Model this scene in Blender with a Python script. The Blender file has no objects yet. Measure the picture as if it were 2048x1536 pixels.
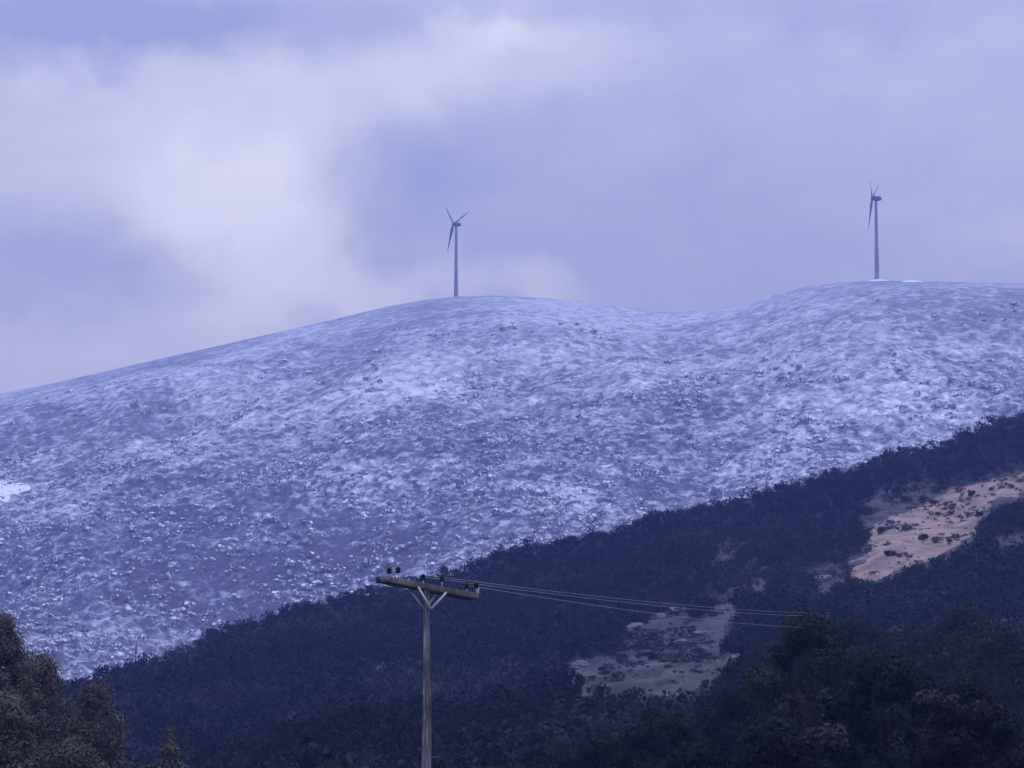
import bpy, math, random
import numpy as np
from mathutils import Vector, Matrix

# ------------------------------------------------------------------ camera, world, sun, exposure
S = bpy.context.scene
R = math.radians
F_PX, PITCH, EYE = 7150.0, R(7.82), 1.7          # focal length in pixels of a 2048 wide frame
cam_data = bpy.data.cameras.new("camera")
cam_data.sensor_width = 36.0
cam_data.lens = F_PX / 2048 * 36.0
cam_data.clip_start, cam_data.clip_end = 0.5, 30000
cam = bpy.data.objects.new("camera", cam_data)
S.collection.objects.link(cam)
cam.location = (0, 0, EYE)
cam.rotation_euler = (R(90) + PITCH, 0, 0)
S.camera = cam

S.view_settings.view_transform = 'Standard'
S.view_settings.look = 'None'
S.view_settings.gamma = 1.0
S.view_settings.exposure = 0.0
S.render.filter_size = 1.6
S.cycles.use_denoising = True
S.cycles.max_bounces = 6
S.cycles.diffuse_bounces = 3
S.cycles.volume_bounces = 0

SUN_EL, SUN_AZ = 38.0, -35.0                      # weak, wide sun behind the overcast (left, in front)
sun_data = bpy.data.lights.new("sun", 'SUN')
sun_data.energy = 0.6
sun_data.angle = R(25)
sun_data.color = (0.80, 0.85, 1.0)
sun = bpy.data.objects.new("sun", sun_data)
S.collection.objects.link(sun)
sun.rotation_euler = (R(90 - SUN_EL), 0, R(180 - 70))   # from the left, slightly behind the camera


def ray(u, v):
    x, y = (u - 1024) / F_PX, (768 - v) / F_PX
    return np.array([x, math.cos(PITCH) - y * math.sin(PITCH), math.sin(PITCH) + y * math.cos(PITCH)])


def at(u, v, Y):
    d = ray(u, v)
    return np.array([0, 0, EYE]) + d * (Y / d[1])


def proj(p):
    x, y, z = p[..., 0], p[..., 1], p[..., 2] - EYE
    dep = y * math.cos(PITCH) + z * math.sin(PITCH)
    up = -y * math.sin(PITCH) + z * math.cos(PITCH)
    return 1024 + F_PX * x / dep, 768 - F_PX * up / dep


class NT:
    """small helper to wire nodes"""
    def __init__(s, tree):
        s.t = tree
        s.t.nodes.clear()

    def n(s, typ, **kw):
        nd = s.t.nodes.new(typ)
        ins = kw.pop('i', {})
        for k, v in kw.items():
            setattr(nd, k, v)
        for k, v in ins.items():
            s.put(nd.inputs[k], v)
        return nd

    def put(s, sock, v):
        if isinstance(v, bpy.types.NodeSocket):
            s.t.links.new(v, sock)
        else:
            sock.default_value = v

    def m(s, op, a, b=None, c=None, clamp=False):
        nd = s.n('ShaderNodeMath', operation=op, use_clamp=clamp)
        for k, v in enumerate((a, b, c)):
            if v is not None:
                s.put(nd.inputs[k], v)
        return nd.outputs[0]

    def vm(s, op, a, b=None):
        nd = s.n('ShaderNodeVectorMath', operation=op)
        s.put(nd.inputs[0], a)
        if b is not None:
            s.put(nd.inputs[1], b)
        return nd.outputs['Value'] if op in ('LENGTH', 'DOT_PRODUCT') else nd.outputs[0]

    def noise(s, vec, scale, detail=4, rough=0.55, dist=0.0, color=False):
        nd = s.n('ShaderNodeTexNoise', i={'Vector': vec, 'Scale': scale, 'Detail': detail, 'Roughness': rough, 'Distortion': dist})
        return nd.outputs['Color' if color else 'Fac']

    def ramp(s, fac, stops):
        nd = s.n('ShaderNodeValToRGB')
        el = nd.color_ramp.elements
        while len(el) < len(stops):
            el.new(0.5)
        for e, (p, c) in zip(el, stops):
            e.position = p
            e.color = (*c, 1) if len(c) == 3 else c
        s.put(nd.inputs[0], fac)
        return nd.outputs[0]

    def mix(s, fac, a, b, blend='MIX'):
        nd = s.n('ShaderNodeMix', data_type='RGBA', blend_type=blend)
        s.put(nd.inputs['Factor'], fac)
        s.put(nd.inputs['A'], a if isinstance(a, bpy.types.NodeSocket) else (*a, 1))
        s.put(nd.inputs['B'], b if isinstance(b, bpy.types.NodeSocket) else (*b, 1))
        return nd.outputs['Result']


# ---- world: overcast dusk sky, clouds laid out by direction on the sky sphere
world = bpy.data.worlds.new("World")
S.world = world
world.use_nodes = True
w = NT(world.node_tree)
tc = w.n('ShaderNodeTexCoord').outputs['Generated']
sky = w.n('ShaderNodeTexSky', sky_type='NISHITA', sun_disc=False, sun_elevation=R(SUN_EL), sun_rotation=R(SUN_AZ))
warp_c = w.noise(tc, 22, 5, 0.55, color=True)
warp = w.vm('MULTIPLY', w.vm('SUBTRACT', warp_c, (0.5, 0.5, 0.5)), (0.040, 0.040, 0.036))
warp2 = w.vm('MULTIPLY', w.vm('SUBTRACT', w.noise(tc, 90, 4, 0.6, color=True), (0.5, 0.5, 0.5)), (0.012, 0.012, 0.010))
dirw = w.vm('ADD', w.vm('ADD', tc, warp), warp2)


def udir(u, v):
    d = ray(u, v)
    return d / np.linalg.norm(d)


CLOUDS = [  # u, v, half width, half height (photo pixels), amount
    (200, 225, 200, 70, .12), (420, 200, 190, 65, .18), (720, 150, 230, 70, .24), (1000, 130, 190, 90, .12), (985, 70, 60, 28, .26), (1130, 40, 200, 60, .10),
    (490, 375, 170, 85, .56), (580, 480, 130, 75, .40), (260, 370, 240, 80, .17), (40, 330, 120, 120, .06), (640, 300, 90, 60, .22),
    (640, 570, 200, 60, .27), (420, 620, 260, 60, .26), (120, 720, 360, 70, .36), (760, 560, 110, 45, .18), (1075, 575, 75, 26, .28), (960, 580, 70, 26, .14),
    (80, 50, 330, 95, -.24), (330, 50, 260, 60, -.22), (180, 530, 190, 75, -.08), (840, 400, 130, 120, -.14), (1250, 480, 330, 110, -.04),
    (1500, 5, 700, 40, -.14), (1750, 250, 400, 160, .03), (1990, 520, 160, 60, .14), (1350, 280, 300, 120, -.04), (300, 70, 320, 40, -.08),
]
acc = None
for (u, v, ru, rv, amt) in CLOUDS:
    d = udir(u, v)
    q = w.vm('MULTIPLY', w.vm('SUBTRACT', dirw, tuple(d)), (F_PX / ru * 0.9, 0.5, F_PX / rv * 0.9))
    l2 = w.vm('DOT_PRODUCT', q, q)
    g = w.m('MULTIPLY', w.m('EXPONENT', w.m('MULTIPLY', w.m('POWER', l2, 1.25), -0.75)), amt)
    acc = g if acc is None else w.m('ADD', acc, g)
fine = w.m('MULTIPLY', w.m('SUBTRACT', w.noise(w.vm('MULTIPLY', tc, (1, 1, 1.8)), 34, 7, 0.58, 0.6), 0.5), 0.34)
broad = w.m('MULTIPLY', w.m('SUBTRACT', w.noise(w.vm('MULTIPLY', tc, (1, 1, 1.5)), 2.4, 5, 0.55), 0.5), 0.35)
dens = w.m('ADD', w.m('ADD', w.m('ADD', acc, fine), broad), 0.33, clamp=True)
ccol = w.ramp(dens, [(0.0, (.44, .485, .73)), (0.3, (.64, .665, .84)), (0.6, (.89, .88, .97)), (1.0, (1.15, 1.12, 1.17))])
LIGHT = 10.0
zen = w.m('MAXIMUM', w.n('ShaderNodeSeparateXYZ', i={0: tc}).outputs[2], 0.0)       # overcast sky: the zenith is about twice as bright as the low sky
zc = w.n('ShaderNodeCombineXYZ', i={0: zen, 1: zen, 2: zen}).outputs[0]
gain = w.vm('MULTIPLY', w.vm('ADD', w.vm('MULTIPLY', zc, (1.6, 1.85, 2.9)), (1, 1, 1)), (LIGHT / 1.30, LIGHT / 1.35, LIGHT / 1.54))
cl = w.vm('MULTIPLY', ccol, gain)
mixed = w.mix(0.97, sky.outputs[0], cl)
bg = w.n('ShaderNodeBackground', i={'Color': mixed, 'Strength': 0.1})
wo = w.n('ShaderNodeOutputWorld')
w.t.links.new(bg.outputs[0], wo.inputs['Surface'])

# ------------------------------------------------------------------ helpers
rng = np.random.default_rng(11)


def material(name, build):
    m = bpy.data.materials.new(name)
    m.use_nodes = True
    k = NT(m.node_tree)
    b = k.n('ShaderNodeBsdfPrincipled', i={'Roughness': 0.9, 'Specular IOR Level': 0.06})
    o = k.n('ShaderNodeOutputMaterial')
    k.t.links.new(b.outputs[0], o.inputs['Surface'])
    build(k, b)
    return m


def link(o, parent=None):
    S.collection.objects.link(o)
    if parent is not None:
        o.parent = parent
    return o


def np_mesh(name, verts, faces, smooth=False):
    """verts (n,3), faces (m,k) with one k for all"""
    verts = np.asarray(verts, np.float32)
    faces = np.asarray(faces, np.int32)
    me = bpy.data.meshes.new(name)
    nf, k = faces.shape
    me.vertices.add(len(verts))
    me.vertices.foreach_set('co', verts.ravel())
    me.loops.add(nf * k)
    me.loops.foreach_set('vertex_index', faces.ravel())
    me.polygons.add(nf)
    me.polygons.foreach_set('loop_start', np.arange(0, nf * k, k, dtype=np.int32))
    me.polygons.foreach_set('loop_total', np.full(nf, k, np.int32))
    if smooth:
        me.polygons.foreach_set('use_smooth', np.ones(nf, bool))
    me.update(calc_edges=True)
    return me


def obj(name, me, m, parent=None):
    o = bpy.data.objects.new(name, me)
    if m is not None and not me.materials:
        me.materials.append(m)
    return link(o, parent)


class MB:
    """collects quads of several shapes into one mesh"""
    def __init__(s):
        s.v, s.f, s.n = [], [], 0

    def add(s, v, f):
        s.v.append(np.asarray(v, float))
        s.f.append(np.asarray(f, int) + s.n)
        s.n += len(v)
        return s

    def tube(s, pts, rad, seg=10, cap=True):
        pts = np.asarray(pts, float)
        rad = np.broadcast_to(np.asarray(rad, float), (len(pts),))
        tang = np.gradient(pts, axis=0)
        tang /= np.linalg.norm(tang, axis=1)[:, None] + 1e-12
        ref = np.array([0, 0, 1.0]) if abs(tang[0][2]) < 0.9 else np.array([1.0, 0, 0])
        V = []
        for p, t, r in zip(pts, tang, rad):
            a = np.cross(t, ref)
            a /= np.linalg.norm(a)
            b = np.cross(t, a)
            th = np.linspace(0, 2 * np.pi, seg, endpoint=False)
            V.append(p + r * (np.cos(th)[:, None] * a + np.sin(th)[:, None] * b))
        n = len(pts)
        if cap:
            V = [pts[0] + (V[0] - pts[0]) * 1e-3] + V + [pts[-1] + (V[-1] - pts[-1]) * 1e-3]
            n += 2
        V = np.concatenate(V)
        i = np.arange(n - 1)[:, None] * seg
        j = np.arange(seg)[None]
        j2 = (j + 1) % seg
        f = np.stack([i + j, i + j2, i + seg + j2, i + seg + j], -1).reshape(-1, 4)
        return s.add(V, f)

    def box(s, c, half, ax=None, bev=0.0):
        ax = np.eye(3) if ax is None else np.asarray(ax)
        sg = np.array([(-1, -1, -1), (1, -1, -1), (1, 1, -1), (-1, 1, -1), (-1, -1, 1), (1, -1, 1), (1, 1, 1), (-1, 1, 1)], float)
        v = np.asarray(c) + (sg * np.asarray(half)) @ ax
        f = [(0, 3, 2, 1), (4, 5, 6, 7), (0, 1, 5, 4), (1, 2, 6, 5), (2, 3, 7, 6), (3, 0, 4, 7)]
        return s.add(v, f)

    def mesh(s, name, smooth=True):
        return np_mesh(name, np.concatenate(s.v), np.concatenate(s.f), smooth)


def tag(o, label=None, cat=None, group=None, kind=None):
    for k, v in (('label', label), ('category', cat), ('group', group), ('kind', kind)):
        if v:
            o[k] = v
    return o


def empty(name, loc, rz=0.0):
    o = bpy.data.objects.new(name, None)
    o.location, o.rotation_euler = tuple(loc), (0, 0, rz)
    return link(o)


# ---- 2-D gradient noise in numpy
_perm = rng.permutation(4096)
_gr = rng.uniform(0, 2 * np.pi, 4096)


def perlin(x, y):
    xi, yi = np.floor(x).astype(int), np.floor(y).astype(int)
    xf, yf = x - xi, y - yi

    def g(a, b, dx, dy):
        h = _gr[_perm[(_perm[a & 4095] + b) & 4095]]
        return np.cos(h) * dx + np.sin(h) * dy
    u, v = xf ** 3 * (xf * (xf * 6 - 15) + 10), yf ** 3 * (yf * (yf * 6 - 15) + 10)
    a = g(xi, yi, xf, yf) * (1 - u) + g(xi + 1, yi, xf - 1, yf) * u
    b = g(xi, yi + 1, xf, yf - 1) * (1 - u) + g(xi + 1, yi + 1, xf - 1, yf - 1) * u
    return (a * (1 - v) + b * v) * 1.4


def fbm(x, y, scale, octs=4, gain=0.5):
    out, amp = 0, 1.0
    x, y = np.asarray(x) / scale, np.asarray(y) / scale
    for o in range(octs):
        out = out + amp * perlin(x + 37.1 * o, y - 11.7 * o)
        amp *= gain
        x, y = x * 2.03, y * 2.03
    return out


def sstep(a, b, x):
    t = np.clip((x - a) / (b - a), 0, 1)
    return t * t * (3 - 2 * t)


def outline(pts):
    """skyline given in photo pixels -> (x/y, z/y) profile seen from the eye"""
    d = [ray(u, v) for u, v in pts]
    return np.array([q[0] / q[1] for q in d]), np.array([q[2] / q[1] for q in d])


# ------------------------------------------------------------------ the two hills as height functions of (a = x/y, y)
SNOW_SKY = [(-1400, 1120), (-600, 930), (-200, 832), (0, 788), (100, 768), (200, 745), (300, 722), (400, 700), (500, 677), (600, 655), (700, 631), (780, 612),
            (850, 600), (911, 593), (1000, 591), (1100, 597), (1180, 605), (1250, 614), (1320, 624), (1400, 621), (1470, 613), (1495, 609), (1512, 601), (1530, 596),
            (1560, 585), (1620, 572), (1680, 564), (1755, 561), (1850, 562), (1950, 565), (2048, 567), (2300, 590), (2700, 650), (3500, 800)]
sn_a, sn_e = outline(SNOW_SKY)
ya_a, _ = outline([(-1400, 0), (911, 0), (1350, 0), (1560, 0), (1755, 0), (3500, 0)])
YA = np.array([2900, 2700, 2640, 2560, 2490, 2380.])


def smooth_interp(a, xs, ys):
    w_ = 0.0007
    return sum(np.interp(a + o * w_, xs, ys) for o in (-1.5, -.75, 0, .75, 1.5)) / 5


SN_F = 1250.0


def snow_z(a, y, detail=True):
    yr = np.interp(a, ya_a, YA)
    er = smooth_interp(a, sn_a, sn_e)
    t = (y - SN_F) / (yr - SN_F)
    tc_ = np.clip(t, 0, 1)
    e = 0.015 + (er - 0.015) * (1 - (1 - tc_) ** 1.55)
    z = EYE + e * np.minimum(y, yr)
    over = np.maximum(y - yr, 0)
    z = z - over * 0.05 - over ** 2 * 0.0005
    z = np.where(t < 0, z + t * 60, z)
    x = a * y
    fade = sstep(1.0, 0.74, t) * sstep(-.2, .1, t)
    z = z + fade * 16 * fbm(x + 40, y * 0.5, 190, 2)                      # gullies and spurs
    z = z + fade * 5.0 * (0.5 - np.abs(fbm(x * 0.9 - y * 0.25, y * 0.6, 60, 2)))
    if detail:
        k = 0.10 + 0.90 * sstep(.98, 0.78, t)
        k = k * (0.65 + 0.6 * sstep(1.0, .4, t))
        wx = 5 * fbm(x + 300, y, 25, 2)
        wy = 5 * fbm(x - 300, y, 25, 2)
        z = z + k * (1.7 * fbm(x + wx * .4, (y + wy * .4) * 0.85, 10, 4, .62) - 1.2 * np.abs(fbm(x, y * .8, 15, 3)))
    return z


FOREST_SKY = [(-1500, 1640), (-700, 1530), (-200, 1430), (0, 1390), (190, 1340), (270, 1310), (340, 1290), (400, 1262), (440, 1242), (500, 1235), (560, 1212), (600, 1200), (680, 1180),
              (760, 1160), (830, 1150), (900, 1130), (960, 1112), (1010, 1087), (1080, 1075), (1150, 1068), (1230, 1050), (1300, 1020), (1380, 1005),
              (1480, 985), (1560, 962), (1640, 940), (1700, 925), (1780, 895), (1850, 880), (1920, 860), (1980, 835), (2048, 810), (2300, 740), (2800, 640), (3600, 600)]
fo_a, fo_e = outline(FOREST_SKY)
FO_F = 120.0
TREE_H = 4.6                                                               # mean height of the wood on the slope


def forest_yr(a):
    return np.clip(880 + 1000 * a, 640, 1150)


def forest_z(a, y):
    yr = forest_yr(a)
    zr = np.interp(a, fo_a, fo_e) * yr + EYE - TREE_H * 0.66
    s = (y - FO_F) / (yr - FO_F)
    sc = np.clip(s, 0, 1)
    z = -0.6 + (zr + 0.6) * (0.25 * sc + 0.75 * sc ** 2.2)
    over = np.maximum(y - yr, 0)
    z = z + 0 * y - over * 0.02 - over ** 2 * 0.0011
    x = a * y
    z = z + sstep(0, .25, sc) * sstep(1.02, .85, s) * (5 * fbm(x, y * .7, 120, 2) + 1.6 * fbm(x, y * .7, 30, 2))
    z = z + 0.25 * sstep(0, .1, sc) * fbm(x, y, 5, 3)
    z = np.where(s < 0, -0.6 + s * 12, z)
    return np.maximum(z, -3.0)


def fan(name, zf, a0, a1, na, ys, mat):
    a = np.linspace(a0, a1, na)
    A, Y = np.meshgrid(a, ys)
    Z = zf(A, Y)
    V = np.stack([A * Y, Y, Z], -1).reshape(-1, 3)
    ny = len(ys)
    i = np.arange(ny - 1)[:, None] * na
    j = np.arange(na - 1)[None]
    f = np.stack([i + j, i + j + 1, i + na + j + 1, i + na + j], -1).reshape(-1, 4)
    o = obj(name, np_mesh(name, V, f, True), mat)
    o['kind'] = 'structure'
    return o


# ------------------------------------------------------------------ materials of the setting
def b_snow_hill(k, b):
    co = k.n('ShaderNodeTexCoord').outputs['Object']
    c = k.vm('MULTIPLY', co, (0.9, 0.66, 0.66))
    wr = k.vm('MULTIPLY', k.vm('SUBTRACT', k.noise(c, 0.06, 3, .5, 0, True), (.5, .5, .5)), (9, 9, 9))
    cw = k.vm('ADD', c, wr)
    n1 = k.noise(cw, 0.135, 7, 0.66, 0.35)
    n2 = k.noise(k.vm('MULTIPLY', cw, (.55, 1, 1)), 0.42, 4, 0.6, 0.3)
    mid = k.noise(k.vm('MULTIPLY', c, (.7, 1, 1)), 0.024, 3, 0.5, 0.8)
    big = k.noise(c, 0.0075, 3, 0.5, 0.6)
    h = k.n('ShaderNodeSeparateXYZ', i={0: co}).outputs[2]
    up = k.n('ShaderNodeMapRange', i={'Value': h, 'From Min': 130, 'From Max': 330, 'To Min': -.105, 'To Max': -.035}).outputs[0]
    s = k.m('ADD', k.m('MULTIPLY', k.m('SUBTRACT', n1, .5), .80), k.m('MULTIPLY_ADD', k.m('SUBTRACT', n2, .5), .42, .505))
    s = k.m('ADD', s, k.m('MULTIPLY', k.m('SUBTRACT', mid, .5), .22))
    s = k.m('ADD', s, k.m('MULTIPLY', k.m('SUBTRACT', big, .5), .42))
    s = k.m('ADD', s, up)
    for (px, py, rx, ry, amt) in ((-125, 1880, 120, 260, -.07), (-230, 2050, 70, 260, -.02), (15, 2080, 75, 260, .035), (120, 1950, 110, 300, .02), (300, 2300, 110, 300, -.045), (30, 2420, 60, 110, -.035), (-150, 1480, 130, 90, .06), (-190, 1700, 60, 120, .03)):
        q = k.vm('MULTIPLY', k.vm('SUBTRACT', co, (px, py, 0)), (1 / rx, 1 / ry, 0))    # scrubbier and snowier parts of the hillside
        s = k.m('ADD', s, k.m('MULTIPLY', k.m('EXPONENT', k.m('MULTIPLY', k.vm('DOT_PRODUCT', q, q), -1.0)), amt))
    col = k.ramp(s, [(.33, (.10, .10, .13)), (.42, (.22, .23, .28)), (.465, (.38, .40, .46)), (.535, (.50, .52, .58)), (.56, (.68, .70, .76)), (.66, (.88, .90, .93))])
    even = k.n('ShaderNodeMapRange', i={'Value': k.m('ADD', h, k.m('MULTIPLY', k.m('SUBTRACT', mid, .5), 150)), 'From Min': 250, 'From Max': 430, 'To Min': 0, 'To Max': .72}).outputs[0]
    k.put(b.inputs['Base Color'], k.mix(even, col, k.ramp(s, [(.40, (.33, .35, .41)), (.56, (.47, .50, .56))])))           # wind-packed, more even cover high up
    bp = k.n('ShaderNodeBump', i={'Strength': 0.5, 'Distance': 1.2, 'Height': s})
    k.put(b.inputs['Normal'], bp.outputs[0])


def b_soil(k, b):
    co = k.n('ShaderNodeTexCoord').outputs['Object']
    c = k.vm('MULTIPLY', co, (1, 0.5, 0.8))
    n1 = k.noise(c, 0.16, 6, 0.62, 0.8)
    n2 = k.noise(c, 0.035, 3, 0.5, 0.5)
    red_at = k.n('ShaderNodeAttribute', attribute_name='red_earth').outputs['Fac']
    pink = k.n('ShaderNodeMapRange', i={'Value': k.m('ADD', red_at, k.m('MULTIPLY', k.m('SUBTRACT', n2, .5), 1.1)), 'From Min': .35, 'From Max': .75}).outputs[0]
    grey = k.ramp(n1, [(.30, (.025, .023, .024)), (.5, (.062, .056, .058)), (.72, (.125, .115, .118))])
    red = k.ramp(n1, [(.28, (.12, .085, .075)), (.44, (.235, .170, .148)), (.54, (.315, .225, .190)), (.70, (.41, .305, .245))])
    bare = k.n('ShaderNodeAttribute', attribute_name='bare').outputs['Fac']
    bare = k.n('ShaderNodeMapRange', i={'Value': k.m('ADD', bare, k.m('MULTIPLY', k.m('SUBTRACT', n1, .5), .9)), 'From Min': .3, 'From Max': .6}).outputs[0]
    litter = k.ramp(n1, [(.3, (.012, .012, .010)), (.7, (.040, .034, .028))])
    k.put(b.inputs['Base Color'], k.mix(bare, litter, k.mix(pink, grey, red)))
    k.put(b.inputs['Normal'], k.n('ShaderNodeBump', i={'Strength': .7, 'Distance': .6, 'Height': n1}).outputs[0])


def b_grass(k, b):
    co = k.n('ShaderNodeTexCoord').outputs['Object']
    n1 = k.noise(co, 0.6, 6, 0.6)
    k.put(b.inputs['Base Color'], k.ramp(n1, [(.3, (.035, .045, .025)), (.7, (.10, .10, .06))]))


def foliage(lo, mid, hi, scale, rough=.8):
    def f(k, b):
        co = k.n('ShaderNodeTexCoord').outputs['Object']
        n1 = k.noise(co, scale, 3, .55, .5)
        n2 = k.noise(co, scale * 9, 2, .6)
        s = k.m('ADD', k.m('MULTIPLY', n1, .65), k.m('MULTIPLY', n2, .35))
        k.put(b.inputs['Base Color'], k.ramp(s, [(.34, lo), (.52, mid), (.68, hi)]))
        k.put(b.inputs['Roughness'], rough)
    return f


def b_scrub(k, b):
    co = k.n('ShaderNodeTexCoord').outputs['Object']
    n1 = k.noise(co, .12, 4, .6)
    geo = k.n('ShaderNodeNewGeometry')
    nz = k.m('ABSOLUTE', k.n('ShaderNodeSeparateXYZ', i={0: geo.outputs['True Normal']}).outputs[2])
    snow = k.n('ShaderNodeMapRange', i={'Value': k.m('ADD', nz, k.m('MULTIPLY', k.m('SUBTRACT', n1, .5), 1.6)), 'From Min': .30, 'From Max': .62}).outputs[0]
    k.put(b.inputs['Base Color'], k.mix(snow, (.21, .21, .25), (.86, .88, .92)))


M_HILL = material('snowy_hillside', b_snow_hill)
M_SOIL = material('bare_soil', b_soil)
M_GRASS = material('rough_grass', b_grass)
M_SCRUB = material('frosted_scrub', b_scrub)
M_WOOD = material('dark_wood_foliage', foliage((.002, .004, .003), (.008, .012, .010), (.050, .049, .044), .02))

# ------------------------------------------------------------------ setting
g = 6500
ground = obj('ground', np_mesh('ground', [(-g, -g, -1), (g, -g, -1), (g, g, -1), (-g, g, -1)], [(0, 1, 2, 3)]), M_GRASS)
ground['kind'] = 'structure'

ys = np.concatenate([np.linspace(1180, 1500, 90, endpoint=False), np.linspace(1500, 2300, 480, endpoint=False), np.linspace(2300, 2790, 330, endpoint=False), np.linspace(2790, 3600, 40)])
fan('snowy_hill', snow_z, -.30, .30, 1500, ys, M_HILL)
ys = np.concatenate([np.linspace(90, 250, 50, endpoint=False), np.linspace(250, 1000, 420, endpoint=False), np.linspace(1000, 1600, 60)])
forest_hill = fan('forested_hill', forest_z, -.30, .30, 620, ys, M_SOIL)


# ------------------------------------------------------------------ foliage templates
def leaf_quads(c, nrm, size, asp=0.7, r=rng):
    """one small quad per centre, facing roughly nrm, random roll"""
    n = len(c)
    nrm = nrm / (np.linalg.norm(nrm, axis=1)[:, None] + 1e-9)
    t = r.normal(size=(n, 3))
    t -= nrm * (t * nrm).sum(1)[:, None]
    t /= np.linalg.norm(t, axis=1)[:, None] + 1e-9
    b_ = np.cross(nrm, t)
    s = (size * r.uniform(.6, 1.4, n))[:, None]
    v = np.stack([c - t * s, c + b_ * s * asp - t * s * .1, c + t * s, c - b_ * s * asp + t * s * .15], 1)
    f = np.arange(4 * n).reshape(n, 4)
    return v.reshape(-1, 3), f


def crown_points(n, lobes, rad, hgt, base, r, lobe_r=(.28, .45), shape=0.0, fit=False):
    """leaf centres and normals for a crown of overlapping uneven lobes; shape>0 narrows towards the top"""
    L = []
    for i_ in range(lobes):
        q = r.normal(size=3)
        q /= np.linalg.norm(q)
        q *= r.uniform(.25, .85)
        zz = q[2] * .5 + .5
        if fit:                                                            # near crowns: lobes spread evenly up the crown, no strays
            zz = (i_ + .5) / lobes
            a_ = i_ * 2.4 + r.uniform(-.5, .5)
            w_ = math.sqrt(max(1 - (2 * zz - 1) ** 2, .02)) * r.uniform(.35, .95)
            q = np.array([math.cos(a_) * w_, math.sin(a_) * w_, 0])
        k = 1 - shape * zz
        L.append((q[0] * rad * k, q[1] * rad * k, base + hgt * zz, r.uniform(*lobe_r) * rad * (1 - .5 * shape * zz)))
    L = np.array(L)
    if fit:                                                                # crown top ends at the full height
        tops = L[:, 2] + .8 * L[:, 3]
        k = np.argmax(tops)
        L[:, 2] = base + (L[:, 2] - base) * (base + hgt - .8 * L[k, 3] - base) / (L[k, 2] - base)
    p = L[:, 3] ** 2 / (L[:, 3] ** 2).sum()
    idx = r.choice(lobes, n, p=p)
    d = r.normal(size=(n, 3))
    d /= np.linalg.norm(d, axis=1)[:, None]
    rr = L[idx, 3] * (1 - np.abs(r.normal(0, .22, n)).clip(0, .8)) * (1 + .12 * r.normal(size=n))
    c = L[idx, :3] + d * rr[:, None] * np.array([1, 1, .8])
    return c, d + r.normal(0, .40, (n, 3)), L


def scatter(name, templates, pos, scale, zscale, rot, mat, r):
    Vs, Fs, n = [], [], 0
    pick = r.integers(len(templates), size=len(pos))
    for ti, (tv, tf) in enumerate(templates):
        ii = np.where(pick == ti)[0]
        if not len(ii):
            continue
        c, s = np.cos(rot[ii])[:, None], np.sin(rot[ii])[:, None]
        sc = scale[ii][:, None]
        X = (tv[None, :, 0] * c - tv[None, :, 1] * s) * sc + pos[ii, 0][:, None]
        Y = (tv[None, :, 0] * s + tv[None, :, 1] * c) * sc + pos[ii, 1][:, None]
        Z = tv[None, :, 2] * sc * zscale[ii][:, None] + pos[ii, 2][:, None]
        Vs.append(np.stack([X, Y, Z], -1).reshape(-1, 3))
        Fs.append((tf[None] + (np.arange(len(ii)) * len(tv))[:, None, None]).reshape(-1, tf.shape[1]) + n)
        n += len(ii) * len(tv)
    return obj(name, np_mesh(name, np.concatenate(Vs), np.concatenate(Fs)), mat)


# ---- snow-dusted scrub on the far hillside (uncountable)
r = np.random.default_rng(5)
tpl = []
for i in range(8):
    c, nn, _ = crown_points(40, 5, 1.15, 0.6, 0.0, r, (.35, .7))
    tpl.append(leaf_quads(c, nn, np.full(40, .36), .8, r))
N = 62000
yy = np.sqrt(r.uniform(1330 ** 2, 2720 ** 2, N))
aa = r.uniform(-.185, .185, N)
tt = (yy - SN_F) / (np.interp(aa, ya_a, YA) - SN_F)
clump = fbm(aa * yy, yy * .6, 38, 3)
keep = (r.uniform(size=N) < np.clip(.30 + .8 * clump + 1.4 * (0.50 - tt), 0.02, 1)) & (tt < .88) & ((tt < .7) | (r.uniform(size=N) < .4))
aa, yy, tt = aa[keep], yy[keep], tt[keep]
pos = np.stack([aa * yy, yy, snow_z(aa, yy) - .25], -1)
sc = np.clip(r.lognormal(.25, .45, len(pos)), .5, 3.2) * (1.25 - .35 * tt)
o = scatter('snowy_scrub', tpl, pos, sc, r.uniform(.7, 1.2, len(pos)), r.uniform(0, 6.28, len(pos)), M_SCRUB, r)
tag(o, 'snow dusted scrub covering the pale far hillside', 'scrub', kind='stuff')


# ---- clearings on the wooded slope, as seen patches of open ground
def inside(poly, u, v):
    poly = np.array(poly, float)
    res = np.zeros(np.shape(u), bool)
    x1, y1 = poly[-1]
    for x2, y2 in poly:
        c = ((y2 > v) != (y1 > v)) & (u < (x1 - x2) * (v - y2) / (y1 - y2 + 1e-12) + x2)
        res ^= c
        x1, y1 = x2, y2
    return res


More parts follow.
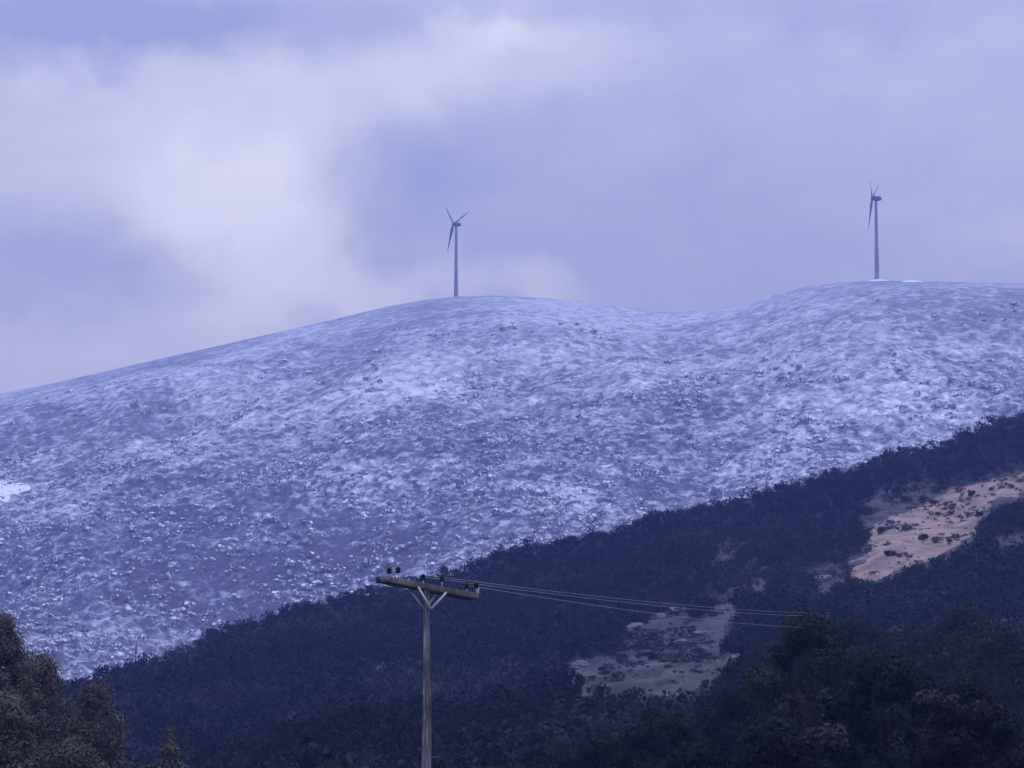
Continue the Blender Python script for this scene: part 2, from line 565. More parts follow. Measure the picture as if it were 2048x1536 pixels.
CLEAR = [
    [(2140, 930), (2048, 945), (1960, 966), (1880, 990), (1800, 1032), (1728, 1056), (1742, 1092), (1700, 1122), (1698, 1150), (1760, 1154),
     (1800, 1126), (1860, 1112), (1920, 1085), (1960, 1045), (1985, 1000), (2048, 986), (2140, 972)],
    [(1712, 1022), (1760, 990), (1830, 970), (1880, 972), (1850, 988), (1800, 1006), (1735, 1034)],
    [(1130, 1345), (1150, 1325), (1230, 1320), (1245, 1295), (1258, 1266), (1310, 1240), (1350, 1228), (1385, 1240), (1395, 1262), (1440, 1285), (1440, 1315), (1490, 1325),
     (1440, 1345), (1390, 1350), (1360, 1372), (1290, 1362), (1200, 1368), (1120, 1372)],
    [(1600, 1152), (1640, 1142), (1690, 1135), (1690, 1148), (1650, 1166)],
    [(1398, 1258), (1425, 1225), (1450, 1196), (1480, 1175), (1492, 1182), (1462, 1212), (1445, 1240), (1440, 1282)],
    [(1415, 1105), (1440, 1088), (1480, 1088), (1475, 1108), (1440, 1114)],
    [(735, 1318), (780, 1302), (800, 1308), (770, 1316), (745, 1325)],
    [(1960, 1090), (2050, 1075), (2050, 1086), (1990, 1100)],
    [(1480, 1150), (1540, 1145), (1540, 1157), (1490, 1162)],
]
fm = forest_hill.data
fco = np.empty(len(fm.vertices) * 3, np.float32)
fm.vertices.foreach_get('co', fco)
fco = fco.reshape(-1, 3).astype(float)
fu, fv = proj(fco)
fw = 9 * fbm(fu, fv, 30, 2)
bare = np.zeros(len(fco), bool)
for poly in CLEAR:
    for du, dv in ((0, 0), (10, 0), (-10, 0), (0, 8), (0, -12), (0, -24)):
        bare |= inside(poly, fu + fw + du, fv + fw * .6 + dv)
bare &= fco[:, 1] > 400
red = inside([(u_, v_ + (8 if v_ > 1050 else 0)) for u_, v_ in CLEAR[0]], fu + fw, fv + fw * .6) & (fco[:, 1] > 400)
fm.attributes.new('red_earth', 'FLOAT', 'POINT').data.foreach_set('value', red.astype(np.float32))
fm.attributes.new('bare', 'FLOAT', 'POINT').data.foreach_set('value', bare.astype(np.float32))

r = np.random.default_rng(8)
sp = 3.7
gy, gx = np.meshgrid(np.arange(235, 1075, sp), np.arange(-210, 235, sp), indexing='ij')
gx = (gx + r.uniform(-.48, .48, gx.shape) * sp).ravel()
gy = (gy + r.uniform(-.48, .48, gy.shape) * sp).ravel()
ga = gx / gy
ok = (np.abs(ga) < .19) & (gy < forest_yr(ga) + 14)
gx, gy, ga = gx[ok], gy[ok], ga[ok]
pos = np.stack([gx, gy, forest_z(ga, gy) - .15], -1)
sc = TREE_H * np.clip(r.lognormal(-.10, .27, len(pos)), .45, 1.7)
sc *= 1 - .28 * sstep(-70, -15, gy - forest_yr(ga))
cut = np.zeros(len(pos), bool)
for fr in (0.0, .5, .95):
    q = pos.copy()
    q[:, 2] += fr * sc
    u, v = proj(q)
    wob = 9 * fbm(u, v, 30, 2)
    for poly in CLEAR:
        cut |= inside(poly, u + wob, v + wob * .6)
near = np.zeros(len(pos), bool)
u, v = proj(pos)
for poly in CLEAR:
    for du, dv in ((12, 0), (-12, 0), (0, -8), (0, 14)):
        near |= inside(poly, u + du, v + dv)
sc = np.where(near, sc * r.uniform(.45, .9, len(sc)), sc)
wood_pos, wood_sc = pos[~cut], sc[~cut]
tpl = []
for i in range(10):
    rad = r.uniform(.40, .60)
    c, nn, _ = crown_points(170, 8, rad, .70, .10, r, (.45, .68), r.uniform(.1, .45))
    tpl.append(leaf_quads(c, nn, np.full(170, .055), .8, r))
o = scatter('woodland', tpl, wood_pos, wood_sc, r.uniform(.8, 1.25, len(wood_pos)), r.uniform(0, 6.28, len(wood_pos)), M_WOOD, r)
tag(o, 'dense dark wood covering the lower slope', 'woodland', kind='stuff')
print('wood trees', len(wood_pos))

# low heath and tufts on the open ground of the clearings
N = 60000
hy = np.sqrt(r.uniform(420 ** 2, 1000 ** 2, N))
ha = r.uniform(-.06, .155, N)
hp = np.stack([ha * hy, hy, forest_z(ha, hy) - .08], -1)
hu, hv = proj(hp)
ins = np.zeros(N, bool)
for poly in CLEAR:
    ins |= inside(poly, hu, hv)
patch = fbm(ha * hy, hy * .5, 16, 3)
inred = inside(CLEAR[0], hu, hv)
ins &= (r.uniform(size=N) < np.clip(np.where(inred, .06 + .45 * patch, .30 + .9 * patch), 0.02, .95)) & (hy < forest_yr(ha) - 10)
hp = hp[ins]
tpl = []
for i in range(6):
    c, nn, _ = crown_points(46, 4, .5, .5, .05, r, (.4, .8))
    tpl.append(leaf_quads(c, nn, np.full(46, .12), .6, r))
M_HEATH = material('brown_heath', foliage((.018, .016, .016), (.055, .045, .042), (.13, .105, .10), .12))
o = scatter('heath', tpl, hp, np.clip(r.lognormal(-.05, .6, len(hp)), .3, 3.6), r.uniform(.5, .9, len(hp)), r.uniform(0, 6.28, len(hp)), M_HEATH, r)
tag(o, 'low brown heath and tufts on the bare clearings', 'heath', kind='stuff')
print('heath', len(hp))


# ------------------------------------------------------------------ wind turbines
def b_paint(k, b):
    co = k.n('ShaderNodeTexCoord').outputs['Object']
    n1 = k.noise(k.vm('MULTIPLY', co, (1, 1, .15)), .7, 4, .6)
    k.put(b.inputs['Base Color'], k.ramp(n1, [(.3, (.22, .23, .26)), (.7, (.36, .37, .40))]))
    k.put(b.inputs['Roughness'], .5)


M_PAINT = material('turbine_paint', b_paint)
M_DKPAINT = material('nacelle_paint', lambda k, b: k.put(b.inputs['Base Color'], (.17, .18, .22, 1)))


def make_turbine():
    root = empty('wind_turbine', (0, 0, 0))
    H = 55.0
    t = MB().tube([(0, 0, z) for z in (-3, 0, 10, 20, 30, 40, 50, H)], [1.65, 1.62, 1.46, 1.32, 1.18, 1.05, .95, .88], 24)
    tw = obj('tower', t.mesh('tower'), M_PAINT, root)
    d = MB().box((0, -1.60, 1.3), (.45, .06, 1.1))
    obj('door', d.mesh('tower_door', False), M_DKPAINT, tw)
    # nacelle: rounded box body along y (rotor at -y)
    V = []
    prof = [(-1.7, .8), (-1.5, 1.35), (-.5, 1.65), (1.2, 1.65), (2.8, 1.45), (3.7, 1.0), (4.0, .3)]
    th = np.linspace(0, 2 * np.pi, 20, endpoint=False)
    for y, rr in prof:
        cx, cz = np.sign(np.cos(th)) * np.abs(np.cos(th)) ** .6, np.sign(np.sin(th)) * np.abs(np.sin(th)) ** .6
        V.append(np.stack([cx * rr, np.full(20, y), H + 1.2 + cz * rr * .95], -1))
    V = np.concatenate(V)
    i = np.arange(len(prof) - 1)[:, None] * 20
    j = np.arange(20)[None]
    f = np.stack([i + j, i + (j + 1) % 20, i + 20 + (j + 1) % 20, i + 20 + j], -1).reshape(-1, 4)
    mb = MB().add(V, f)
    obj('nacelle', mb.mesh('nacelle'), M_DKPAINT, root)
    mast = MB().tube([(0, 2.6, H + 2.3), (0, 2.6, H + 4.2)], .08, 8)
    obj('wind_vane', mast.mesh('wind_vane'), M_DKPAINT, root)
    hub = MB().tube([(0, y, H + 1.3) for y in (-1.3, -1.8, -2.3, -2.9, -3.4, -3.6)], [1.2, 1.45, 1.45, 1.2, .7, .1], 18)
    hb = obj('hub', hub.mesh('hub'), M_DKPAINT, root)
    return root, hb, H


def add_blades(root, H, theta0, tilt=R(6)):
    Rb = 23.5
    ax = np.array([0, -math.cos(tilt), math.sin(tilt)])
    upv = np.array([0, math.sin(tilt), math.cos(tilt)])
    rt = np.array([1.0, 0, 0])
    hubc = np.array([0, -2.3, H + 1.3])
    for k in range(3):
        th = theta0 + k * R(120)
        d = math.cos(th) * upv + math.sin(th) * rt
        side = np.cross(d, ax)
        st = [(0.8, .7, .6), (2.2, .8, .6), (5, 1.35, .36), (9, 1.1, .26), (14, .80, .17), (19, .50, .10), (22.5, .26, .05), (Rb, .08, .02)]
        V = []
        ph = np.linspace(0, 2 * np.pi, 14, endpoint=False)
        for s_, ch, tk in st:
            tw = R(38) * (1 - s_ / Rb)
            e1 = math.cos(tw) * side + math.sin(tw) * ax
            e2 = np.cross(d, e1)
            V.append(hubc + d * s_ + e1 * ((np.cos(ph) * ch) + ch * .25)[:, None] + e2 * (np.sin(ph) * tk)[:, None])
        V = np.concatenate(V)
        i = np.arange(len(st) - 1)[:, None] * 14
        j = np.arange(14)[None]
        f = np.stack([i + j, i + (j + 1) % 14, i + 14 + (j + 1) % 14, i + 14 + j], -1).reshape(-1, 4)
        obj('blade', MB().add(V, f).mesh('blade'), M_DKPAINT, root)


def copy_tree(o, parent=None):
    c = o.copy()
    link(c, parent)
    for ch in o.children:
        copy_tree(ch, c)
    return c


for (u, v, Y, yaw, th, lab) in ((912, 593, 2700, -60, 75, 'grey three bladed wind turbine on the snowy rounded hilltop, blades spread in a Y'),
                                (1754, 561, 2490, -85, 74, 'grey wind turbine on the ridge above the dark wooded slope, rotor seen almost edge on')):
    root, hb, H = make_turbine()
    add_blades(root, H, R(th))
    p = at(u, v, Y)
    a_ = p[0] / Y
    root.location = (p[0], Y, float(snow_z(np.array([a_]), np.array([float(Y)]))[0]) - .1)
    root.rotation_euler = (0, 0, R(yaw))
    root.scale = (1.0, 1.0, 1.0) if Y > 2600 else (1.05, 1.05, 1.05)
    tag(root, lab, 'wind turbine', 'wind turbines on the ridge')


# ---- snow drifts
def b_white(k, b):
    n1 = k.noise(k.n('ShaderNodeTexCoord').outputs['Object'], .4, 4, .6)
    k.put(b.inputs['Base Color'], k.ramp(n1, [(.3, (.82, .84, .88)), (.7, (.92, .93, .95))]))


M_WHITE = material('fresh_snow', b_white)


def drift(u, v, Y, wx, wy, h, rr):
    na, nr = 36, 7
    V, f = [], []
    p = at(u, v, Y)
    for i in range(nr):
        q = i / (nr - 1)
        for j in range(na):
            t = 2 * math.pi * j / na
            wob = 1 + .22 * math.sin(3 * t + rr) + .12 * math.sin(7 * t + 2 * rr) + .07 * math.sin(11 * t)
            x, y = p[0] + math.cos(t) * wx * q * wob, Y + math.sin(t) * wy * q * wob
            z = float(snow_z(np.array([x / y]), np.array([y]), True)[0]) + h * (1 - q ** 2) - .15 * q
            V.append((x, y, z))
    for i in range(nr - 1):
        for j in range(na):
            f.append((i * na + j, i * na + (j + 1) % na, (i + 1) * na + (j + 1) % na, (i + 1) * na + j))
    return obj('snow_drift', np_mesh('snow_drift', V, f, True), M_WHITE)


def snow_hit(u, v):
    Y = np.linspace(1300, 2700, 1400)
    d = ray(u, v)
    a_ = np.full_like(Y, d[0] / d[1])
    diff = snow_z(a_, Y, False) - (EYE + Y * d[2] / d[1])
    k = np.argmax(diff > 0)
    return Y[k]


for (u, v, Y, wx, wy, h, rr, lab) in ((1756, 562, 2487, 7, 5, 1.1, 1.0, 'bright snow drift at the foot of the turbine on the right hand ridge'),
                                      (1822, 561, 2462, 8, 5, 1.1, 2.2, 'thin bright snow drift on the ridge crest just right of a turbine'),
                                      (4, 985, None, 13, 34, .8, .5, 'white snow patch on the hillside at the left edge')):
    tag(drift(u, v, Y or snow_hit(u, v), wx, wy, h, rr), lab, 'snow drift', kind='stuff')


# ------------------------------------------------------------------ near trees: trunk, limbs, crown
def b_bark(k, b):
    co = k.n('ShaderNodeTexCoord').outputs['Object']
    n1 = k.noise(k.vm('MULTIPLY', co, (1, 1, .25)), 6, 5, .65)
    k.put(b.inputs['Base Color'], k.ramp(n1, [(.3, (.012, .011, .010)), (.7, (.04, .035, .03))]))


M_BARK = material('bark', b_bark)
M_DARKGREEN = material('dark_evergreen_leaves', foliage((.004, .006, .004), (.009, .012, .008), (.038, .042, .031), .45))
M_GREYGREEN = material('grey_green_leaves', foliage((.008, .011, .009), (.022, .027, .021), (.065, .070, .058), .35))
M_BROWN = material('grey_brown_leaves', foliage((.060, .057, .050), (.105, .098, .083), (.19, .178, .152), .4))
M_DRY = material('dry_pale_twigs', foliage((.02, .019, .017), (.05, .047, .042), (.13, .12, .11), .9))


def make_tree(name, x, y, h, rad, seed, mat, n=5200, leaf=.17, shape=.25, base=.25, lobes=26, lobe_r=(.24, .44)):
    rr = np.random.default_rng(seed)
    z0 = float(forest_z(np.array([x / y]), np.array([y]))[0]) - .2
    root = empty(name, (x, y, z0), rr.uniform(0, 6.28))
    c, nn, L = crown_points(n, lobes, rad, h * (1 - base), h * base, rr, lobe_r, shape, True)
    v, f = leaf_quads(c, nn, np.full(n, leaf), .7, rr)
    m = n // 8                                                             # denser inner leaf mass
    ci = rr.integers(len(L), size=m)
    di = rr.normal(size=(m, 3))
    di /= np.linalg.norm(di, axis=1)[:, None]
    v2, f2 = leaf_quads(L[ci, :3] + di * (L[ci, 3] * rr.uniform(.3, .72, m))[:, None], di, np.full(m, leaf * 2.2), .8, rr)
    v, f = np.concatenate([v, v2]), np.concatenate([f, f2 + len(v)])
    mb = MB()
    lean = rr.normal(0, .25, 2)
    top = np.array([lean[0], lean[1], h * .8])
    zs = np.linspace(0, 1, 8)
    pts = np.stack([lean[0] * zs ** 2, lean[1] * zs ** 2, -.3 + (h * .8 + .3) * zs], -1)
    mb.tube(pts, .035 * h * (1 - .85 * zs) * .7 + .02, 9)
    for l in L[:min(lobes, 14)]:
        zb = h * rr.uniform(base * .7, .6)
        b0 = np.array([lean[0] * (zb / h) ** 2, lean[1] * (zb / h) ** 2, min(zb, l[2] - .2)])
        mid = (b0 + l[:3]) / 2 + rr.normal(0, .2, 3) + np.array([0, 0, -.15])
        mb.tube([b0, mid, l[:3]], [.012 * h, .008 * h, .02], 6)
    obj('trunk', mb.mesh('trunk'), M_BARK, root)
    obj('crown', np_mesh('crown', v, f), mat, root)
    return root


def tree_at(u, vtop, Y, rad_px, **kw):
    """tree standing at distance Y whose top reaches photo row vtop"""
    p = at(u, vtop, Y)
    z0 = float(forest_z(np.array([p[0] / Y]), np.array([float(Y)]))[0])
    return make_tree(kw.pop('name', 'evergreen_tree'), p[0], Y, p[2] - z0, rad_px * Y / F_PX, mat=kw.pop('mat', M_DARKGREEN), **kw)


RIGHT = [  # u, top row, distance, crown radius px, label
    (1625, 1202, 190, 150, 'broad grey green evergreen whose crown swallows the far end of the power cables'),
    (1850, 1228, 290, 150, 'tall dark evergreen below the pinkish clearing, behind the pale dry bushes'),
    (2010, 1235, 275, 140, 'dark evergreen at the right edge of the picture, below the end of the clearing'),
    (1470, 1352, 240, 130, 'low dark evergreen just below the right tip of the grey clearing'),
    (1330, 1405, 215, 120, 'rounded dark evergreen below the middle of the grey clearing'),
    (1200, 1458, 225, 110, 'low dark evergreen at the bottom, first one right of the utility pole'),
    (1765, 1290, 178, 165, 'dark evergreen low in the right corner group, in front of the taller crowns'),
    (1560, 1415, 160, 140, 'blackish evergreen at the bottom under the crown that hides the cables'),
    (1940, 1345, 155, 150, 'blackish evergreen in the bottom right corner'),
    (1390, 1470, 165, 120, 'blackish evergreen at the bottom between the grey clearing and the corner trees'),
    (1080, 1512, 240, 90, 'smallest dark evergreen, its top just showing at the bottom right of the pole'),
    (1720, 1225, 300, 110, 'dark evergreen rising behind the cable end, below the lowest tip of the pinkish soil'),
    (1930, 1195, 330, 110, 'farthest dark evergreen of the right hand group, nearest to the pinkish clearing'),
    (1560, 1268, 330, 90, 'small far dark evergreen right of the grey clearing, under the cables'),
]
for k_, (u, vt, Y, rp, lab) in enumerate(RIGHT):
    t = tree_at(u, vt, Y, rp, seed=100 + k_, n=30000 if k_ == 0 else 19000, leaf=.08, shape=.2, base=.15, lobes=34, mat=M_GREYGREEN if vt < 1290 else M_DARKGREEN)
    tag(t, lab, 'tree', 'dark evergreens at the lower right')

LEFT = [
    (0, 1212, 175, 110, 'grey olive leafy tree at the left edge, tallest of its group', 17000),
    (85, 1292, 170, 95, 'grey olive leafy tree in front of the foot of the wooded ridge', 7500),
    (190, 1348, 175, 100, 'low grey olive tree nearest to the small pointed conifer', 7000),
    (20, 1370, 150, 120, 'grey olive tree in the bottom left corner', 8000),
    (150, 1460, 150, 110, 'lowest grey olive tree at the bottom, under the other leafy crowns', 7000),
]
for k_, (u, vt, Y, rp, lab, n) in enumerate(LEFT):
    t = tree_at(u, vt, Y, rp, seed=200 + k_, n=int(n * 4), leaf=.052, shape=.40, base=.02, lobes=75, lobe_r=(.26, .46), mat=M_BROWN, name='leafy_tree')
    tag(t, lab, 'tree', 'grey olive trees at the lower left')

# small conifer
def conifer(u, vtop, Y, rad_px, lab):
    p = at(u, vtop, Y)
    z0 = float(forest_z(np.array([p[0] / Y]), np.array([float(Y)]))[0]) - .2
    h, rad = p[2] - z0, rad_px * Y / F_PX
    rr = np.random.default_rng(77)
    root = empty('conifer', (p[0], Y, z0))
    n = 4200
    t = rr.uniform(0.1, 1, n) ** .8
    ang = rr.uniform(0, 6.28, n)
    tier = .75 + .25 * np.cos(t * 2 * np.pi * 9)
    rd = rad * (1.03 - t) * tier * np.sqrt(rr.uniform(.05, 1, n)) * (1 + .25 * np.sin(ang * 3 + t * 20))
    c = np.stack([np.cos(ang) * rd, np.sin(ang) * rd, h * t - rd * .25], -1)
    nn = np.stack([np.cos(ang) * .5, np.sin(ang) * .5, np.ones(n)], -1) + rr.normal(0, .4, (n, 3))
    v, f = leaf_quads(c, nn, np.full(n, .11), .5, rr)
    obj('trunk', MB().tube([(0, 0, -.2), (0, 0, h * .5), (0, 0, h)], [.14, .09, .02], 8).mesh('trunk'), M_BARK, root)
    obj('crown', np_mesh('crown', v, f), M_BROWN, root)
    return tag(root, lab, 'tree')


conifer(341, 1458, 200, 170, 'small pointed conifer standing alone at the bottom, left of the utility pole')


# ---- where a photo ray meets the wooded slope
def slope_hit(u, v):
    Y = np.linspace(240, 1000, 3000)
    d = ray(u, v)
    diff = forest_z(np.full_like(Y, d[0] / d[1]), Y) - (EYE + Y * d[2] / d[1])
    k = np.argmax(diff > 0)
    return float(Y[k]), at(u, v, float(Y[k]))


def b_rock(k, b):
    n1 = k.noise(k.n('ShaderNodeTexCoord').outputs['Object'], 1.2, 6, .65)
    k.put(b.inputs['Base Color'], k.ramp(n1, [(.3, (.10, .095, .10)), (.7, (.30, .28, .28))]))
    k.put(b.inputs['Normal'], k.n('ShaderNodeBump', i={'Strength': .8, 'Distance': .3, 'Height': n1}).outputs[0])


M_ROCK = material('pale_limestone', b_rock)


def boulder(u, v, wpx, hpx, seed, lab):
    Y, p = slope_hit(u, v)
    rr = np.random.default_rng(seed)
    na, nz = 26, 14
    th, ph = np.meshgrid(np.linspace(0, 2 * np.pi, na, endpoint=False), np.linspace(0, np.pi, nz))
    d = np.stack([np.cos(th) * np.sin(ph), np.sin(th) * np.sin(ph), np.cos(ph)], -1)
    bump = 1 + .0 * th
    for _ in range(11):                                                    # chipped planes and knobs
        q = rr.normal(size=3)
        q /= np.linalg.norm(q)
        bump = np.minimum(bump, rr.uniform(.72, .98) / np.maximum((d * q).sum(-1), .3))
    ang = np.arctan2(d[..., 1], d[..., 0])
    bump = bump * (1 + .22 * np.sin(3 * ang + seed) * np.sin(ph) + .13 * np.sin(7 * ang + d[..., 2] * 5 + 2 * seed) * np.sin(ph) + .12 * np.sin(d[..., 2] * 9 + 5 * d[..., 0]))
    W, Hh = wpx * Y / F_PX / 2, hpx * Y / F_PX / 2
    V = (d * bump[..., None] * np.array([W, W * .7, Hh * 1.5])).reshape(-1, 3)
    i = np.arange(nz - 1)[:, None] * na
    j = np.arange(na)[None]
    f = np.stack([i + j, i + na + j, i + na + (j + 1) % na, i + (j + 1) % na], -1).reshape(-1, 4)
    o = obj('boulder', np_mesh('boulder', V, f, False), M_ROCK)
    o.location = (p[0], p[1], p[2] + Hh * .35)
    o.rotation_euler = (0, R(-12), rr.uniform(-.3, .3))
    return tag(o, lab, 'boulder', 'pale boulders on the slope')


for k_, (u, v, wp, hp, lab) in enumerate([
    (1137, 1368, 42, 16, 'whitish boulder at the lower left tip of the grey clearing'),
    (1160, 1335, 40, 14, 'pale boulder at the upper corner of the grey clearing nearest to the pole'),
    (1252, 1297, 28, 14, 'pale boulder half way up the left edge of the grey clearing'),
    (1268, 1260, 36, 15, 'pale boulder at the upper left shoulder of the grey clearing'),
    (1314, 1238, 32, 12, 'pale boulder near the top of the grey clearing, second below the cables'),
    (1350, 1226, 44, 13, 'pale boulder at the top of the grey clearing right under the lower cable'),
    (1366, 1287, 36, 11, 'flat pale boulder in the middle of the grey clearing, lower of two'),
    (1396, 1271, 34, 10, 'flat pale boulder near the right side of the grey clearing, upper of two'),
    (1474, 1321, 46, 13, 'pale grey boulder at the right tip of the grey clearing'),
    (1640, 1163, 44, 13, 'pale boulder below the pinkish clearing, above the dark evergreens'),
    (1532, 1142, 26, 9, 'small pale boulder alone in the wood between the two clearings'),
    (1715, 1130, 34, 13, 'pale rock at the lowest reddish tip of the pinkish clearing'),
]):
    boulder(u, v, wp, hp, 300 + k_, lab)


def shrub(u, v, wpx, hpx, seed, lab, mat, n=420, name='shrub', group=None, Yd=None):
    if Yd:
        Y, p = Yd, at(u, v, Yd)
    else:
        Y, p = slope_hit(u, v)
    rr = np.random.default_rng(seed)
    W, Hh = wpx * Y / F_PX / 2, hpx * Y / F_PX
    c, nn, L = crown_points(n, 9, W, Hh * .7, Hh * .15, rr, (.3, .5), .1)
    root = empty(name, (p[0], p[1], p[2] - .1))
    mb = MB()
    for l in L[:7]:
        mb.tube([(0, 0, -.2), l[:3] * .5, l[:3]], [.05, .035, .015], 5)
    obj('stem', mb.mesh('stem'), M_BARK, root)
    v_, f = leaf_quads(c, nn, np.full(n, max(.06, W * .11)), .7, rr)
    obj('leaves', np_mesh('leaves', v_, f), mat, root)
    return tag(root, lab, 'shrub', group)


for k_, (u, v, wp, hp, lab) in enumerate([
    (1762, 1068, 26, 18, 'dark shrub at the left end of the pinkish clearing, above its reddish tip'),
    (1812, 1003, 30, 12, 'dark shrub near the upper edge of the pinkish clearing'),
    (1868, 1010, 22, 14, 'dark shrub in the upper middle of the pinkish clearing'),
    (1876, 1032, 14, 12, 'smallest dark shrub, in the very middle of the pinkish clearing'),
    (1848, 1082, 30, 16, 'dark shrub on the lower edge of the pinkish clearing'),
    (1942, 992, 26, 14, 'dark shrub high on the pinkish clearing, towards its right end'),
    (1955, 1036, 24, 18, 'dark shrub at the lower right corner of the pinkish clearing'),
    (1780, 1112, 30, 14, 'dark shrub on the reddish tip of the pinkish clearing'),
    (1341, 1298, 16, 14, 'dark shrub in the middle of the grey clearing between pale boulders'),
    (1205, 1345, 22, 14, 'dark shrub low on the left part of the grey clearing'),
    (1310, 1318, 34, 14, 'dark shrub in the centre of the grey clearing, below the boulders'),
]):
    shrub(u, v, wp, hp, 400 + k_, lab, M_WOOD, group='shrubs in the clearings')

for k_, (u, v, wp, hp, Yd, lab) in enumerate([
    (1585, 1420, 60, 50, 172, 'pale dry shrub standing alone against the blackish trees, bottom right'),
    (1660, 1490, 110, 55, 150, 'wide pale dry shrub at the bottom among blackish evergreens'),
    (1870, 1420, 90, 45, 150, 'pale dry shrub between the corner evergreens, the taller of the right pair'),
    (1955, 1440, 80, 45, 150, 'pale dry shrub nearest to the bottom right corner'),
]):
    shrub(u, v, wp, hp, 500 + k_, lab, M_DRY, n=500, name='dry_shrub', group='pale dry shrubs', Yd=Yd)

# ---- thin bare trunk on the ridge line at the left
Yp = 830.0
pt = at(272, 1283, Yp)
zb = float(forest_z(np.array([pt[0] / Yp]), np.array([Yp]))[0])
mb = MB().tube([(pt[0], Yp, zb - .3), (pt[0] + .05, Yp, (zb + pt[2]) / 2), (pt[0] + .02, Yp, pt[2])], [.26, .2, .1], 8)
mb.tube([(pt[0], Yp, pt[2] - 1.4), (pt[0] + .5, Yp, pt[2] - .8)], [.07, .03], 6)
tag(obj('dead_trunk', mb.mesh('dead_trunk'), M_BARK), 'thin dark bare trunk sticking up from the ridge line at the left', 'tree trunk')

# ------------------------------------------------------------------ utility pole with double crossarm
def wood(lo, mid, hi):
    def f(k, b):
        co = k.n('ShaderNodeTexCoord').outputs['Object']
        n1 = k.noise(k.vm('MULTIPLY', co, (1, 1, .07)), 26, 6, .65, .4)
        n2 = k.noise(k.vm('MULTIPLY', co, (1, 1, .5)), 2.2, 3, .5)
        s = k.m('ADD', k.m('MULTIPLY', n1, .6), k.m('MULTIPLY', n2, .4))
        k.put(b.inputs['Base Color'], k.ramp(s, [(.36, lo), (.5, mid), (.64, hi)]))
        k.put(b.inputs['Normal'], k.n('ShaderNodeBump', i={'Strength': .6, 'Distance': .02, 'Height': n1}).outputs[0])
    return f


M_POLE = material('weathered_pole_wood', wood((.04, .038, .042), (.14, .13, .14), (.42, .40, .42)))
M_ARM = material('weathered_arm_wood', wood((.055, .050, .052), (.130, .115, .118), (.29, .25, .245)))
M_DARKARM = material('tarred_arm_wood', wood((.03, .028, .03), (.06, .055, .06), (.11, .10, .10)))
M_GALV = material('galvanised_steel', lambda k, b: (k.put(b.inputs['Base Color'], k.ramp(k.noise(k.n('ShaderNodeTexCoord').outputs['Object'], 9, 4, .6), [(.3, (.42, .42, .45)), (.7, (.66, .66, .68))])), k.put(b.inputs['Roughness'], .55)))
M_DARKGLASS = material('dark_glazed_ceramic', lambda k, b: (k.put(b.inputs['Base Color'], (.022, .020, .024, 1)), k.put(b.inputs['Roughness'], .35)))
M_PALECER = material('pale_pin', lambda k, b: k.put(b.inputs['Base Color'], (.40, .38, .40, 1)))
M_WIRE = material('aluminium_wire', lambda k, b: (k.put(b.inputs['Base Color'], (.36, .36, .40, 1)), k.put(b.inputs['Roughness'], .5)))

D = 85.0
MPP = D / F_PX


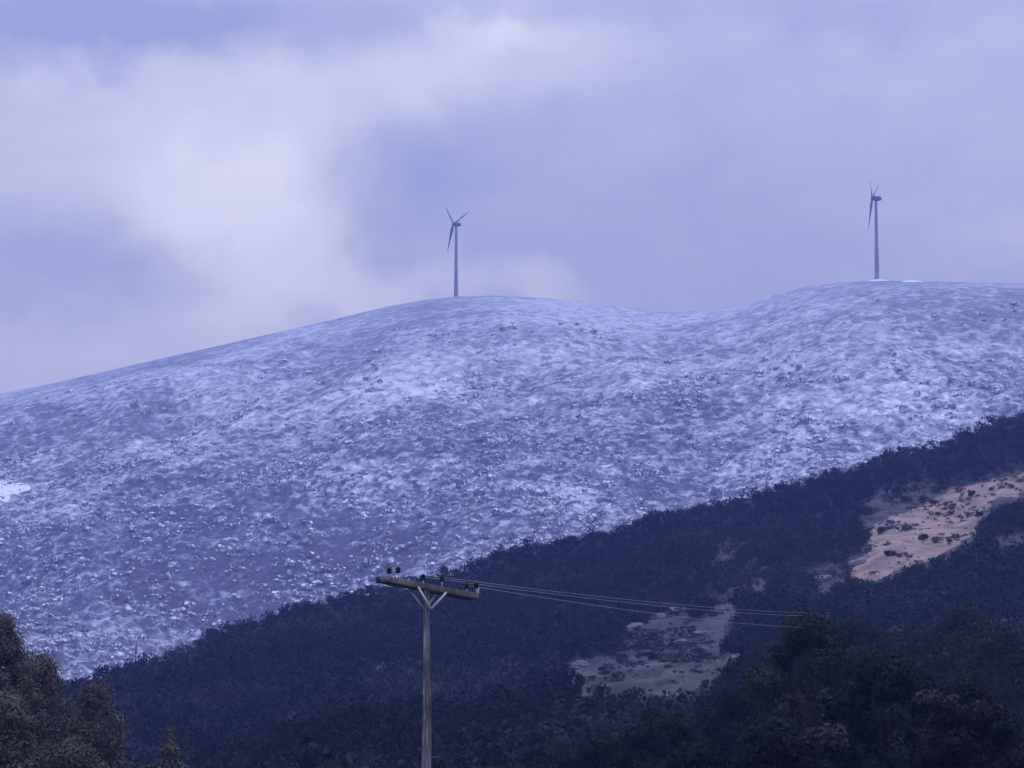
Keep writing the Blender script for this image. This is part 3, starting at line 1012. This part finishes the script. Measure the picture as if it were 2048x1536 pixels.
def make_pole():
    root = empty('utility_pole', (0, 0, 0))
    top = 9.05
    zs = np.array([-.4, 2, 4, 5.2, 6.5, 7.6, 8.4, top - .12])
    rr_ = np.array([.160, .142, .122, .108, .092, .077, .065, .058])
    pts = np.stack([.012 * np.sin(zs * 1.3), .01 * np.cos(zs), zs], -1)
    obj('pole', MB().tube(pts, rr_, 20).mesh('pole'), M_POLE, root)
    ya, tilt = R(-38), R(6.0)
    d = np.array([math.cos(ya) * math.cos(tilt), -math.sin(ya) * math.cos(tilt) , -math.sin(tilt)])   # along the arm: left end near the camera
    d /= np.linalg.norm(d)
    upv = np.array([0, 0, 1.0])
    s_ = np.cross(d, upv)
    s_ /= np.linalg.norm(s_)                                               # towards the camera side
    n_ = np.cross(s_, d)
    ax = np.array([d, s_, n_])
    mid = np.array([.02, 0, top - .20])
    L = 1.42
    for side, m_, ln in ((1, M_ARM, L), (-1, M_DARKARM, L)):
        c = mid + s_ * side * .125 - n_ * (0.0 if side > 0 else .01)
        a_ = obj('crossarm', MB().box(c, (ln, .055, .068), ax).mesh('crossarm', False), m_, root)
        bv = a_.modifiers.new('bevel', 'BEVEL')
        bv.width, bv.segments = .012, 2
        # V brace
        low = mid + s_ * side * .10 + np.array([0, 0, -.50])
        for e in (-1, 1):
            hi = c + d * e * .42 - n_ * .05 + s_ * side * .062
            lo2 = low + s_ * side * .03 + d * e * .012
            dv = (hi - lo2) / np.linalg.norm(hi - lo2)
            w_ = np.cross(dv, s_)
            w_ /= np.linalg.norm(w_)
            obj('brace', MB().box((hi + lo2) / 2, (np.linalg.norm(hi - lo2) / 2, .008, .026), np.array([dv, s_, w_])).mesh('brace', False), M_GALV, root)
        for q in ((-.98, .32, 1.36) if side > 0 else (-1.06, -.05, 1.26)):
            b0 = c + d * q + n_ * .068
            ins = MB()
            prof = [(.13, .032), (.145, .060), (.165, .072), (.185, .050), (.200, .048), (.215, .066), (.240, .060), (.272, .032), (.282, .012)]
            ins.tube([b0 + np.array([0, 0, z]) for z, _ in prof], [x for _, x in prof], 16)
            io = obj('insulator', ins.mesh('insulator'), M_DARKGLASS, root)
            pin = MB().tube([b0 - np.array([0, 0, .02]), b0 + np.array([0, 0, .15])], .020, 10)
            obj('pin', pin.mesh('pin'), M_PALECER, io)
    for e in (-1, 1):                                                      # end ties and through bolts
        bl = MB().tube([mid + d * e * (L - .10) + s_ * .20, mid + d * e * (L - .10) - s_ * .20], .014, 8)
        obj('tie_bolt', bl.mesh('tie_bolt'), M_GALV, root)
    cap = MB().tube([mid - d * (L - .06) + s_ * .125, mid - d * (L + .012) + s_ * .125], .094, 20)
    obj('arm_cap', cap.mesh('arm_cap'), M_DKPAINT, root)
    st = MB()
    p0 = mid + d * (L - .02)
    st.box(p0 + n_ * .12 + s_ * .125, (.02, .02, .12), ax)
    obj('end_bracket', st.mesh('end_bracket', False), M_GALV, root)
    return root, mid, d, s_, n_, L


root, mid, d_, s_, n_, L = make_pole()
pb = at(854, 1176, D)
root.location = (pb[0], D, pb[2] - (9.05 - .20))
tag(root, 'weathered wooden utility pole with double crossarm, V braces and dark insulators', 'utility pole')
base = np.array(root.location)

# three conductors running off to the right and away, into the crowns of the evergreens
ends = [(-1.06, (1660, 1226, 208)), (-.05, (1660, 1232, 208)), (1.26, (1660, 1256, 208))]
labs = ['topmost power cable running from the pole into the dark evergreen', 'middle power cable running from the pole into the dark evergreen',
        'lowest power cable running from the pole into the dark evergreen']
for (q, (u, v, Y)), lb in zip(ends, labs):
    p0 = base + mid - s_ * .125 + d_ * q + n_ * .068 + np.array([0, 0, .20])
    p1 = at(u, v, Y)
    t = np.linspace(0, 1, 60)[:, None]
    pts = p0 + (p1 - p0) * t - np.array([0, 0, 1.0]) * (4 * .25 * t * (1 - t))
    tag(obj('power_cable', MB().tube(pts, .006, 6).mesh('power_cable'), M_WIRE), lb, 'cable', 'power cables from the pole')

# ------------------------------------------------------------------ haze: closed box round camera and scene
HAZE = 0.00020
hz = MB().box((0, 0, 300), (6800, 6800, 302)).mesh('haze', False)
mh = bpy.data.materials.new('haze_air')
mh.use_nodes = True
k = NT(mh.node_tree)
pv = k.n('ShaderNodeVolumePrincipled', i={'Color': (.26, .36, 1.0, 1), 'Density': HAZE, 'Anisotropy': 0.0})
mo = k.n('ShaderNodeOutputMaterial')
k.t.links.new(pv.outputs[0], mo.inputs['Volume'])
ho = obj('haze', hz, mh)
ho['kind'] = 'stuff'
